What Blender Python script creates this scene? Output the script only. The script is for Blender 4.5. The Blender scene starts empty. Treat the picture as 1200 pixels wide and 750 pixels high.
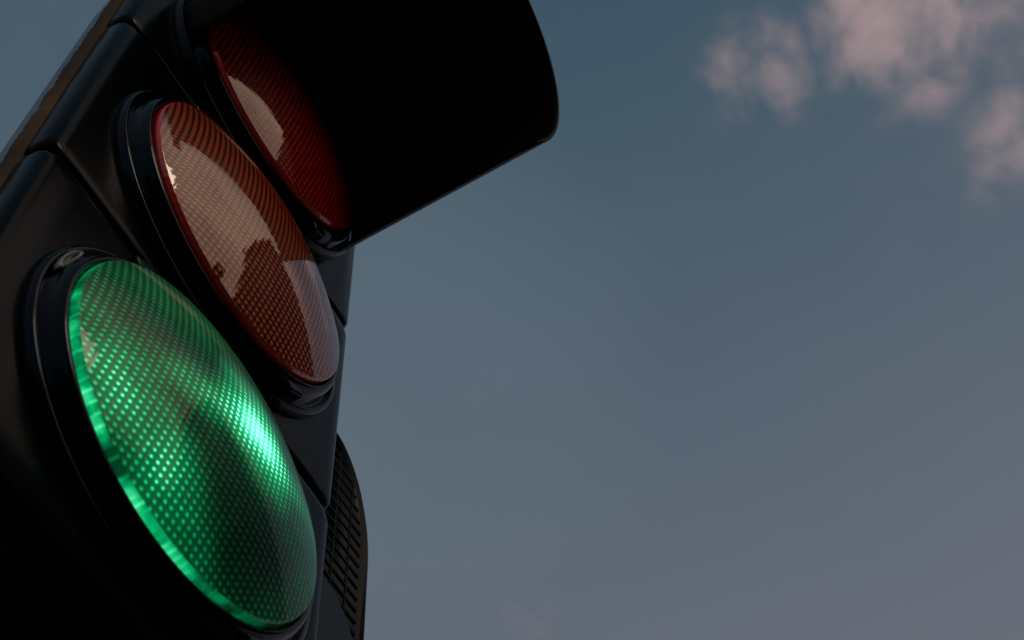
import bpy, bmesh, math, random
from mathutils import Vector, Matrix
random.seed(4)
C=bpy.context.scene.collection
U=0.1; H=2.62
def V(x,n,z): return Vector((x*U,-n*U,z*U))
# ---------------- node helpers
def newmat(name):
    m=bpy.data.materials.new(name); m.use_nodes=True
    nt=m.node_tree; b=nt.nodes['Principled BSDF']; return m,nt,b
class N:
    def __init__(s,nt): s.nt=nt
    def _in(s,sock,v):
        if hasattr(v,'is_linked'): s.nt.links.new(v,sock)
        else: sock.default_value=v
    def m(s,op,a,b=0.0,c=0.0,clamp=False):
        n=s.nt.nodes.new('ShaderNodeMath'); n.operation=op; n.use_clamp=clamp
        s._in(n.inputs[0],a); s._in(n.inputs[1],b); s._in(n.inputs[2],c); return n.outputs[0]
    def mr(s,v,a,b,c=0.0,d=1.0,smooth=True):
        n=s.nt.nodes.new('ShaderNodeMapRange'); n.interpolation_type='SMOOTHSTEP' if smooth else 'LINEAR'
        s._in(n.inputs[0],v); n.inputs[1].default_value=a; n.inputs[2].default_value=b; n.inputs[3].default_value=c; n.inputs[4].default_value=d
        return n.outputs[0]
    def mix(s,f,a,b,mode='MIX'):
        n=s.nt.nodes.new('ShaderNodeMix'); n.data_type='RGBA'; n.blend_type=mode
        s._in(n.inputs[0],f); s._in(n.inputs[6],a); s._in(n.inputs[7],b); return n.outputs[2]
    def noise(s,vec,scale,detail=4,rough=.5,dist=0):
        n=s.nt.nodes.new('ShaderNodeTexNoise'); s._in(n.inputs['Vector'],vec)
        n.inputs['Scale'].default_value=scale; n.inputs['Detail'].default_value=detail; n.inputs['Roughness'].default_value=rough
        n.inputs['Distortion'].default_value=dist; return n.outputs['Fac']
    def coord(s,kind='Object'):
        return s.nt.nodes.new('ShaderNodeTexCoord').outputs[kind]
    def sep(s,v):
        n=s.nt.nodes.new('ShaderNodeSeparateXYZ'); s.nt.links.new(v,n.inputs[0]); return n.outputs
    def bump(s,h,strength,dist):
        n=s.nt.nodes.new('ShaderNodeBump'); n.inputs['Strength'].default_value=strength; n.inputs['Distance'].default_value=dist
        s.nt.links.new(h,n.inputs['Height']); return n.outputs[0]
    def dotv(s,v,d):
        n=s.nt.nodes.new('ShaderNodeVectorMath'); n.operation='DOT_PRODUCT'; s.nt.links.new(v,n.inputs[0]); n.inputs[1].default_value=d; return n.outputs['Value']
def plastic(name,col,rough,spec=.5,dust=.5,ior=1.45,tint=(1,1,1,1)):
    m,nt,b=newmat(name); k=N(nt); co=k.coord()
    a=k.noise(co,9,6,.6); f=k.noise(co,160,4,.6); sp=k.mr(k.noise(co,420,2,.5),.72,.80)
    c2=tuple(min(1,x*2.4+.002) for x in col[:3])+(1,)
    cc=k.mix(k.mr(a,.45,.75,0,dust),col,c2)
    cc=k.mix(k.m('MULTIPLY',sp,dust),cc,(.09,.10,.11,1))
    nt.links.new(cc,b.inputs['Base Color'])
    nt.links.new(k.m('ADD',k.m('MULTIPLY',a,.16),rough-.07),b.inputs['Roughness'])
    nt.links.new(k.bump(f,.10,.0005),b.inputs['Normal']); b.inputs['IOR'].default_value=ior
    b.inputs['Specular IOR Level'].default_value=spec; b.inputs['Specular Tint'].default_value=tint
    return m
M={}
BT=(.34,.68,1,1)
M['housing']=plastic('black_housing_plastic',(.0010,.0022,.0036,1),.17,.5,.3,1.13,BT)
M['gloss']=plastic('glossy_black_plastic',(.0010,.0018,.003,1),.10,.5,.2,1.22,BT)
M['matte']=plastic('matt_black_visor',(.0010,.0010,.0013,1),.6,.3,.2,1.25)
M['grille']=plastic('dark_grille_plastic',(.007,.012,.016,1),.4,.5,.3,1.12,BT)
M['steel']=plastic('galvanised_steel',(.22,.23,.24,1),.45)
M['glint_tab']=plastic('pale_glint_grey',(.20,.25,.28,1),.12,.5,.2)  # pale grey that paints a sky glint into the colour
M['brown']=plastic('weathered_brown_strip',(.06,.042,.026,1),.7,.15,1)
P=.0042
def lens_cells(k,co):
    x,y,z=k.sep(co)
    u=k.m('SUBTRACT',k.m('FRACT',k.m('DIVIDE',x,P)),.5); w=k.m('SUBTRACT',k.m('FRACT',k.m('DIVIDE',z,P)),.5)
    r=k.m('SQRT',k.m('ADD',k.m('MULTIPLY',u,u),k.m('MULTIPLY',w,w)))
    return x,z,u,w,r
def gauss(k,x,z,cx,cz,sx,sz,ang=0):
    ca,sa=math.cos(ang),math.sin(ang)
    dx=k.m('SUBTRACT',x,cx*U); dz=k.m('SUBTRACT',z,cz*U)
    a=k.m('ADD',k.m('MULTIPLY',dx,ca/(sx*U)),k.m('MULTIPLY',dz,sa/(sx*U)))
    b=k.m('ADD',k.m('MULTIPLY',dx,-sa/(sz*U)),k.m('MULTIPLY',dz,ca/(sz*U)))
    q=k.m('SQRT',k.m('ADD',k.m('MULTIPLY',a,a),k.m('MULTIPLY',b,b)))
    return k.mr(q,0.0,1.8,1.0,0.0)
def lens_mat(name,dark,light,rimcol,cior=1.7,rb=.02,cw=1.0):
    m,nt,b=newmat(name); k=N(nt); co=k.coord(); x,z,u,w,r=lens_cells(k,co)
    rad=k.m('DIVIDE',k.m('SQRT',k.m('ADD',k.m('MULTIPLY',x,x),k.m('MULTIPLY',z,z))),U)
    cell=k.mr(r,.10,.46,1,0)
    rim=k.mr(rad,.974,.986)
    col=k.mix(cell,dark,light)
    col=k.mix(rim,col,rimcol)
    nt.links.new(col,b.inputs['Base Color'])
    b.inputs['Roughness'].default_value=.3; b.inputs['IOR'].default_value=1.2; b.inputs['Specular IOR Level'].default_value=.25
    hgt=k.m('SUBTRACT',1.0,k.m('MULTIPLY',r,1.3))
    nt.links.new(k.bump(hgt,.5,.0012),b.inputs['Normal'])
    b.inputs['Coat Weight'].default_value=cw; b.inputs['Coat Roughness'].default_value=.035; b.inputs['Coat IOR'].default_value=cior
    nt.links.new(k.bump(k.m('ADD',hgt,k.m('MULTIPLY',k.noise(co,45,2),.8)),rb,.0010),b.inputs['Coat Normal'])
    return m,nt,b,k,x,z,r,rad,rim,cell,co
M['red']=lens_mat('red_lens_glass',(.07,.001,.001,1),(1,.006,.005,1),(1,.008,.005,1),1.6)[0]
M['amber']=lens_mat('amber_lens_glass',(.04,.004,.001,1),(.90,.12,.015,1),(1,.03,.005,1),1.6)[0]
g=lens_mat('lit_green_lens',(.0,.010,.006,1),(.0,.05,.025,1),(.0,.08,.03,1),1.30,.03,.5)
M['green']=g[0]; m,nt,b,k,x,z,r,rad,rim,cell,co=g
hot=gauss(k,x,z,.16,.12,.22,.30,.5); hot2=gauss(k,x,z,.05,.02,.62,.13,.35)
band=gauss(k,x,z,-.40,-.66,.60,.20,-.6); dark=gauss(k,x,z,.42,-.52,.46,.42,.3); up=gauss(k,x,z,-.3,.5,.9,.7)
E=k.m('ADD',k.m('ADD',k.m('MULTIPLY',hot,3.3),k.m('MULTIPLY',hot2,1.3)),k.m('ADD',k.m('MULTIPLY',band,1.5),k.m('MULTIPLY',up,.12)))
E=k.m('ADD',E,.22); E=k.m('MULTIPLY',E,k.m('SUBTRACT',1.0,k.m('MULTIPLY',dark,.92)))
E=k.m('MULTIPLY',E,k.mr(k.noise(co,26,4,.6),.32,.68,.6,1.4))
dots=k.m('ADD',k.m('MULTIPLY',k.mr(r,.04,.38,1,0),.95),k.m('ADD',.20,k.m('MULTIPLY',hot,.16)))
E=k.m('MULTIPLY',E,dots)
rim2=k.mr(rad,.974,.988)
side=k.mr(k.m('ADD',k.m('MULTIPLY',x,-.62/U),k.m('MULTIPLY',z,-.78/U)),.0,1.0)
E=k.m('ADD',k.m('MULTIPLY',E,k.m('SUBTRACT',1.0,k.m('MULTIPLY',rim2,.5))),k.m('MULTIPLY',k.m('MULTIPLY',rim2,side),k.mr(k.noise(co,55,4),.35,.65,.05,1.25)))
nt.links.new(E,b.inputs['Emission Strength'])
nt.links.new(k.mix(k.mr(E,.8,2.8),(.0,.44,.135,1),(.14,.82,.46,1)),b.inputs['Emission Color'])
# ---------------- mesh helpers
WP={}
def obj(name,bm,mat,parent=None,loc=(0,0,0),smooth=True,bevel=0,seg=3):
    bmesh.ops.recalc_face_normals(bm,faces=bm.faces)
    me=bpy.data.meshes.new(name); bm.to_mesh(me); bm.free()
    o=bpy.data.objects.new(name,me); C.objects.link(o); me.materials.append(mat)
    for p in me.polygons: p.use_smooth=smooth
    loc=Vector(loc); WP[o]=loc
    if parent: o.parent=parent; o.location=loc-WP[parent]
    else: o.location=loc
    if bevel:
        md=o.modifiers.new('b','BEVEL'); md.width=bevel; md.segments=seg; md.limit_method='ANGLE'; md.angle_limit=math.radians(35); md.harden_normals=True
    return o
def root(name,loc,label,cat,group=None):
    o=bpy.data.objects.new(name,None); C.objects.link(o); o.location=loc; WP[o]=Vector(loc)
    o['label']=label; o['category']=cat
    if group: o['group']=group
    return o
def box(bm,a,b):
    vs=[bm.verts.new((x,y,z)) for x in (a[0],b[0]) for y in (a[1],b[1]) for z in (a[2],b[2])]
    for f in ((0,1,3,2),(4,6,7,5),(0,4,5,1),(2,3,7,6),(0,2,6,4),(1,5,7,3)): bm.faces.new([vs[i] for i in f])
def bboxm(bm,x0,x1,n0,n1,z0,z1):
    box(bm,(x0*U,-n1*U,z0*U),(x1*U,-n0*U,z1*U))
def lathe(bm,prof,seg=160,closed=False):
    rings=[]
    for r,n in prof:
        if r<1e-6: rings.append([bm.verts.new(V(0,n,0))])
        else: rings.append([bm.verts.new(V(r*math.cos(2*math.pi*i/seg),n,r*math.sin(2*math.pi*i/seg))) for i in range(seg)])
    pairs=list(zip(rings,rings[1:]))+([(rings[-1],rings[0])] if closed else [])
    for A,B in pairs:
        for i in range(seg):
            j=(i+1)%seg
            if len(A)==1: bm.faces.new((A[0],B[i],B[j]))
            elif len(B)==1: bm.faces.new((A[i],A[j],B[0]))
            else: bm.faces.new((A[i],A[j],B[j],B[i]))
def rrect(w0,w1,h0,h1,r,k=6):
    pts=[]
    for cx,cy,a in ((w1-r,h1-r,0),(w0+r,h1-r,90),(w0+r,h0+r,180),(w1-r,h0+r,270)):
        for i in range(k+1):
            t=math.radians(a+90*i/k); pts.append((cx+r*math.cos(t),cy+r*math.sin(t)))
    return pts
def loft(bm,loops,cap=True):
    R=[[bm.verts.new(p) for p in L] for L in loops]
    n=len(R[0])
    for A,B in zip(R,R[1:]):
        for i in range(n): bm.faces.new((A[i],A[(i+1)%n],B[(i+1)%n],B[i]))
    if cap: bm.faces.new(R[0]); bm.faces.new(R[-1])
# ---------------- traffic light
S=2.432; RD=.065
o0=Vector((0,0,H))
T=root('traffic_light',(0,0,H-.38),'large black three-lamp traffic light, green lamp lit, hood over the red one','traffic light')
bm=bmesh.new()
def hl(w,zb,zt,r,n): return [V(a,n,b) for a,b in rrect(-w,w-RD,zb,zt,r)]
loft(bm,[hl(1.34,-3.72,3.72,.25,-.44),hl(1.36,-3.74,3.74,.25,-.56),hl(1.22,-3.66,3.66,.25,-1.1),hl(1.02,-3.5,3.5,.25,-1.55),hl(.8,-3.3,3.3,.25,-1.7)])
obj('housing',bm,M['housing'],T,o0,bevel=.004)
bm=bmesh.new()
A=rrect(-1.44,1.33,-3.55,3.79,.3,10); B=rrect(-1.30,1.20,-3.45,3.6,.25,10)
def dens(L):
    out=[]
    for i,p in enumerate(L):
        q=L[(i+1)%len(L)]; out.append(p)
        d=math.hypot(q[0]-p[0],q[1]-p[1])
        if d>.6:
            n=260
            for j in range(1,n): out.append((p[0]+(q[0]-p[0])*j/n,p[1]+(q[1]-p[1])*j/n))
    return out
A=dens(A); B=dens(B)
jit=[random.gauss(0,.0022)+.005*math.sin(i*.31)*math.sin(i*.057) for i in range(len(A))]
Aj=[(p[0]+(j if p[0]>0 else -j),p[1]) for p,j in zip(A,jit)]
loft(bm,[[V(a,-.48,b) for a,b in Aj],[V(a,-.385,b) for a,b in Aj],[V(a,-.385,b) for a,b in B],[V(a,-.48,b) for a,b in B],[V(a,-.48,b) for a,b in Aj]],cap=False)
obj('edge_strip',bm,M['brown'],T,o0)
def section(zc,zb,zt,lmat,lname,label,bot=0):
    bm=bmesh.new()
    r=.10
    def L(w,a,n,t): return [V(p,n,q) for p,q in rrect(-w,w-RD,zb+a,zt-t,r)]
    loft(bm,[L(1.405,0,-.38,0),L(1.415,0,-.33,0),L(1.405,.006+bot*.01,-.25,.006),L(1.385,.013+bot*.04,-.21,.013),
             L(1.35,.024+bot*.08,-.195,.024),L(1.29,.05+bot*.12,-.188,.05),L(1.2,.10+bot*.16,-.185,.10)])
    d=obj('lamp_door',bm,M['housing'],T,o0); d['label']=label+' lamp door of the traffic light'
    c0=o0+V(0,0,zc)
    bm=bmesh.new()
    lathe(bm,[(1.155,-.195),(1.15,-.15),(1.138,-.125),(1.122,-.118),(1.106,-.125),(1.098,-.155),(1.072,-.16),(1.062,-.085),(1.05,-.055),(1.035,-.035),(1.018,-.026),(1.003,-.03),(.995,-.06),(.9,-.12),(.9,-.2)])
    obj('collar',bm,M['gloss'],d,c0)
    for ang in (128,308):
        bm=bmesh.new(); t=math.radians(ang)
        bboxm(bm,-.08,.08,-.14,-.04,-.05,.03)
        bmesh.ops.transform(bm,matrix=Matrix.Translation(V(1.085*math.cos(t),0,1.085*math.sin(t)))@Matrix.Rotation(-t+math.pi/2,4,'Y'),verts=bm.verts)
        obj('clip',bm,M['gloss'],d,c0,bevel=.002)
    if bot:
        bm=bmesh.new(); K=40
        loops=[]
        for s,n in ((1,-.150),(1,-.092),(.72,-.085),(.60,-.120)):
            lp=[]
            for i in range(K):
                a=2*math.pi*i/K; tt=math.radians(166)+.16*s*math.cos(a); rr=1.083+.024*s*math.sin(a)
                lp.append(V(rr*math.cos(tt),n,rr*math.sin(tt)))
            loops.append(lp)
        loft(bm,loops); obj('lens_glint_tab',bm,M['glint_tab'],d,c0)  # added pale loop standing in for the sky glint between collar and lens
    bm=bmesh.new(); h=.2; Rs=(1+h*h)/(2*h); pr=[(.97,-.08),(.986,-.045),(.989,-.025),(.985,-.006)]
    for i in range(1,25):
        rr=.985*math.cos(math.pi/2*i/24)
        if i==24: rr=0
        pr.append((rr,math.sqrt(Rs*Rs-rr*rr)-(Rs-h)))
    lathe(bm,pr)
    o=obj('lens',bm,M[lmat],d,c0); o['label']=lname
    return d,c0
g_=.008
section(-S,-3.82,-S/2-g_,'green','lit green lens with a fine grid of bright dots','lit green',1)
section(0,-S/2+g_,S/2-g_,'amber','unlit amber lens reflecting the sky','unlit amber')
dr,cr=section(S,S/2+g_,3.80,'red','unlit dark red lens under the hood','unlit red')
# visor
bm=bmesh.new(); a0,a1=-31,211; K=96; J=26; grid=[]
for i in range(K+1):
    th=a0+(a1-a0)*i/K; t=math.radians(th); ne=1.65+.34*(math.sin(t)+.52)/1.52
    e=min(th-a0,a1-th)
    if e<7: q=1-e/7; ne-=.16*(1-math.sqrt(max(0,1-q*q)))
    grid.append([bm.verts.new(V((1.12+.02*j/J)*math.cos(t),-.1+(ne+.1)*j/J,(1.12+.02*j/J)*math.sin(t))) for j in range(J+1)])
for A,B in zip(grid,grid[1:]):
    for j in range(J): bm.faces.new((A[j],A[j+1],B[j+1],B[j]))
vis=obj('visor',bm,M['matte'],T,cr); vis['label']='deep black tunnel hood over the red lamp'
md=vis.modifiers.new('s','SOLIDIFY'); md.thickness=.0026; md.offset=0
md=vis.modifiers.new('b','BEVEL'); md.width=.0009; md.segments=2; md.limit_method='ANGLE'
for zz in (-3.0,3.0):
    bm=bmesh.new(); bboxm(bm,.4,.9,-2.1,-1.5,zz-.2,zz+.2)
    obj('bracket',bm,M['housing'],T,o0,bevel=.004)
# ---------------- pole
pl=root('signal_pole',(.08,.26,0),'grey steel pole standing behind the traffic light','pole')
bm=bmesh.new(); bmesh.ops.create_cone(bm,cap_ends=True,segments=48,radius1=.055,radius2=.055,depth=H+.33,matrix=Matrix.Translation((0,0,(H+.33)/2)))
obj('shaft',bm,M['steel'],pl,(.08,.26,0),bevel=.002)
bm=bmesh.new(); bmesh.ops.create_cone(bm,cap_ends=True,segments=48,radius1=.1,radius2=.085,depth=.3,matrix=Matrix.Translation((0,0,.155)))
obj('base_sleeve',bm,M['steel'],pl,(.08,.26,0),bevel=.004)
# ---------------- side unit with grid front
su=root('gridded_side_unit',(.185,.09,H-.3),'black round-topped box with a gridded front beside the traffic light','signal box')
def arch(x0,x1,z0,z1,r,n,k=14):
    pts=[(x1,z0)]
    for i in range(k+1):
        t=math.radians(90*i/k); pts.append((x1-r+r*math.cos(t),z1-r*2+r*2*math.sin(t)))
    pts.append((x0,z1)); pts.append((x0,z0)); return [V(a,n,b) for a,b in pts]
X0,X1=1.35,2.22; RR=.55
def edge(z,m=.1):
    z1=.62-m; zc=z1-2*(RR-m)
    if z<zc: return X1-m
    s=min(1,(z-zc)/(2*(RR-m))); return X1-RR+(RR-m)*math.sqrt(max(0,1-s*s))
def topz(x,m=.1):
    z1=.62-m
    if x<X1-RR: return z1
    s=min(1,(x-(X1-RR))/(RR-m)); return z1-2*(RR-m)+2*(RR-m)*math.sqrt(max(0,1-s*s))
bm=bmesh.new()
loft(bm,[arch(X0,X1,-3,.62,RR,-1.5),arch(X0,X1,-3,.62,RR,-.56),arch(X0+.02,X1-.02,-2.98,.60,RR-.02,-.515),arch(X0+.06,X1-.06,-2.94,.56,RR-.06,-.50),arch(X0+.085,X1-.085,-2.92,.535,RR-.085,-.53)])
obj('case',bm,M['housing'],su,o0)
bm=bmesh.new()
xx=X0+.12
while xx<X1-.13:
    bboxm(bm,xx-.008,xx+.008,-.534,-.522,-2.88,topz(xx,.11)); xx+=.17
zz=-2.85
while zz<.48:
    bboxm(bm,X0+.09,edge(zz,.11),-.533,-.520,zz-.010,zz+.010); zz+=.12
obj('grille',bm,M['grille'],su,o0,smooth=False)
bm=bmesh.new()
loft(bm,[arch(X0,2.12,-2.97,-1.35,.5,-.505),arch(X0,2.12,-2.97,-1.35,.5,-.43),arch(X0,2.09,-2.94,-1.38,.47,-.41)])
obj('lower_cover',bm,M['gloss'],su,o0,smooth=False,bevel=.001)
bm=bmesh.new(); bboxm(bm,1.15,1.8,-2.5,-1.45,-1.3,-.9)
obj('bracket',bm,M['housing'],su,o0,bevel=.004)
# ---------------- street: ground, pavement, buildings opposite
def surf(name,c1,c2,sc,rough=.85):
    m,nt,b=newmat(name); k=N(nt); co=k.coord()
    f=k.m('ADD',k.m('MULTIPLY',k.noise(co,sc,8,.6),.6),k.m('MULTIPLY',k.noise(co,sc*14,3,.6),.4))
    nt.links.new(k.mix(k.mr(f,.35,.65),c1,c2),b.inputs['Base Color']); b.inputs['Roughness'].default_value=rough
    nt.links.new(k.bump(f,.3,.01),b.inputs['Normal']); return m
asph=surf('asphalt',(.035,.036,.04,1),(.06,.06,.062,1),2); pav=surf('paving',(.14,.14,.135,1),(.22,.21,.2,1),3)
brick=surf('dark_render_wall',(.05,.04,.035,1),(.08,.065,.055,1),1.5); tile=surf('roof_slate',(.03,.03,.035,1),(.05,.05,.055,1),4)
glass,nt,b=newmat('window_glass'); b.inputs['Base Color'].default_value=(.01,.012,.015,1); b.inputs['Roughness'].default_value=.06
frame=surf('painted_frame',(.2,.2,.19,1),(.3,.3,.28,1),5,.5)
def struct(name,a,b_,mat):
    bm=bmesh.new(); box(bm,a,b_); o=obj(name,bm,mat,None,(0,0,0),False); o['kind']='structure'; return o
bm=bmesh.new(); bmesh.ops.create_grid(bm,x_segments=2,y_segments=2,size=600); o=obj('ground',bm,asph,None,(0,0,-.13),False); o['kind']='structure'
struct('pavement',(-60,-1.0,-.12),(60,4,0),pav)
struct('far_pavement',(-60,-11,-.12),(60,-8.0,0),pav)
def building(name,x0,x1,y,h,label,gable,chim):
    r=root(name,((x0+x1)/2,y,0),label,'building'); w=(x1-x0)/2; D=9
    bm=bmesh.new(); box(bm,(-w,-D,0),(w,0,h)); obj('wall',bm,brick,r,WP[r],False)
    bm=bmesh.new()
    vs=[bm.verts.new(p) for p in ((-w-.3,.4,h),(w+.3,.4,h),(w+.3,-D-.4,h),(-w-.3,-D-.4,h),(-w-.3,-D/2,h+gable),(w+.3,-D/2,h+gable))]
    for f in ((0,1,5,4),(1,2,5),(2,3,4,5),(3,0,4),(0,3,2,1)): bm.faces.new([vs[i] for i in f])
    rf=obj('roof',bm,tile,r,WP[r],False)
    for cx,cw,ch in chim:
        cx*=w
        bm=bmesh.new(); box(bm,(cx-cw,-1.8,h+.2),(cx+cw,-.9,h+gable+ch)); obj('chimney',bm,brick,rf,WP[r],False)
    fl=int((h-1)//3)
    nx=int(2*w//2.6)
    for j in range(fl):
        for i in range(nx):
            cx=-w+(i+.5)*2*w/nx; z0=j*3+1
            bm=bmesh.new()
            for a,b_ in (((cx-.65,.003,z0-.08),(cx+.65,.08,z0)),((cx-.65,.003,z0+1.6),(cx+.65,.06,z0+1.68)),((cx-.65,.003,z0),(cx-.57,.06,z0+1.6)),((cx+.57,.003,z0),(cx+.65,.06,z0+1.6)),((cx-.03,.003,z0),(cx+.03,.06,z0+1.6))): box(bm,a,b_)
            wn=obj('window',bm,frame,r,WP[r],False)
            bm=bmesh.new(); box(bm,(cx-.57,.002,z0),(cx+.57,.02,z0+1.6)); obj('pane',bm,glass,wn,WP[r],False)
building('apartment_building',6.2,21,-11,20.5,'tall dark apartment block across the street, mirrored in the amber lens',.9,((-.78,.35,.9),(-.3,.45,.5),(.4,.4,1.0)))
building('town_house',-12,6.1,-11.4,7.6,'lower dark town house across the street, left of the tall apartment block',1.2,((.6,.3,.6),))
# ---------------- sky
w=bpy.data.worlds.new('World'); bpy.context.scene.world=w; w.use_nodes=True
nt=w.node_tree; k=N(nt); bg=nt.nodes['Background']; co=k.coord('Generated'); sx,sy,sz=k.sep(co)
ramp=nt.nodes.new('ShaderNodeValToRGB'); e=ramp.color_ramp.elements
e[0].position=0; e[0].color=(.26,.26,.28,1); e[1].position=1; e[1].color=(.042,.083,.118,1)
for p,c in ((.25,(.23,.24,.27,1)),(.5,(.19,.20,.235,1)),(.72,(.138,.155,.190,1)),(.84,(.100,.130,.168,1)),(.93,(.064,.102,.140,1))):
    q=e.new(p); q.color=c
n1=k.noise(co,2.2,4,.5)
zz=k.m('ADD',sz,k.m('MULTIPLY',k.m('SUBTRACT',n1,.5),.10)); nt.links.new(zz,ramp.inputs[0])
col=ramp.outputs[0]
veil=k.mr(k.noise(co,5,5,.55,.3),.45,.8,0,.22); col=k.mix(veil,col,(.15,.145,.17,1))
def wd(x,n,z): v=Vector((x,-n,z)); v.normalize(); return v
def patch(px,py,rad,am,inn=.1):
    a=px-600; b_=375-py
    d=wd(.4954*a-.7677*b_+753.9,.8672*a+.4639*b_-335.4,-.0497*a+.442*b_+1661.3)
    dt=k.dotv(co,d); return k.mr(dt,math.cos(math.radians(rad)),math.cos(math.radians(rad*inn)),0,am)
haze=k.m('MULTIPLY',patch(440,440,12,.34),k.mr(k.noise(co,7,4,.5),.3,.7,.7,1)); col=k.mix(haze,col,(.140,.185,.222,1))
puff=k.noise(co,24,7,.57,.2); fine=k.noise(co,11,3,.5)
msk=None
for px,py,rad,am in ((1060,30,4.4,1.0),(885,85,3.1,.72),(1200,175,3.6,.70),(1190,10,3.6,.75),(612,690,3.2,.38)):
    q=patch(px,py,rad,am); msk=q if msk is None else k.m('MAXIMUM',msk,q)
cl=k.mr(k.m('ADD',k.m('MULTIPLY',msk,.26),k.m('ADD',k.m('MULTIPLY',puff,.8),k.m('MULTIPLY',fine,.2))),.54,1.0,0,.80)
cl=k.m('MULTIPLY',cl,k.mr(msk,0,1.0))
col=k.mix(cl,col,(.47,.33,.325,1))
glow=k.m('MULTIPLY',k.mr(k.dotv(co,wd(.12,.82,.52)),.76,1.0),k.mr(k.noise(co,5,6,.6),.3,.7,.6,1.0))
col=k.mix(glow,col,(1.30,.92,.66,1))
nt.links.new(col,bg.inputs[0]); bg.inputs[1].default_value=1.0
sun=bpy.data.lights.new('sun','SUN'); sun.energy=.45; sun.angle=math.radians(15); sun.color=(1,.78,.6)
so=bpy.data.objects.new('sun',sun); C.objects.link(so); so.rotation_euler=Vector((.22,.74,-.62)).to_track_quat('-Z','Y').to_euler()
# ---------------- camera
cam=bpy.data.cameras.new('camera'); co_=bpy.data.objects.new('camera',cam); C.objects.link(co_); bpy.context.scene.camera=co_
R=Vector((.4954,-.8672,-.0497)); F=Vector((.4064,.1808,.8956)); F.normalize(); R=(R-R.dot(F)*F).normalized(); Up=R.cross(F)*1.0
mt=Matrix((( R[0],Up[0],-F[0],-.2853),(R[1],Up[1],-F[1],-.2973),(R[2],Up[2],-F[2],H-.92),(0,0,0,1)))
co_.matrix_world=mt; cam.sensor_width=36; cam.lens=55.65; cam.clip_start=.02; cam.clip_end=2000
cam.dof.use_dof=True; cam.dof.focus_distance=.93; cam.dof.aperture_fstop=16
vs=bpy.context.scene.view_settings; vs.view_transform='Standard'; vs.look='None'; vs.exposure=0
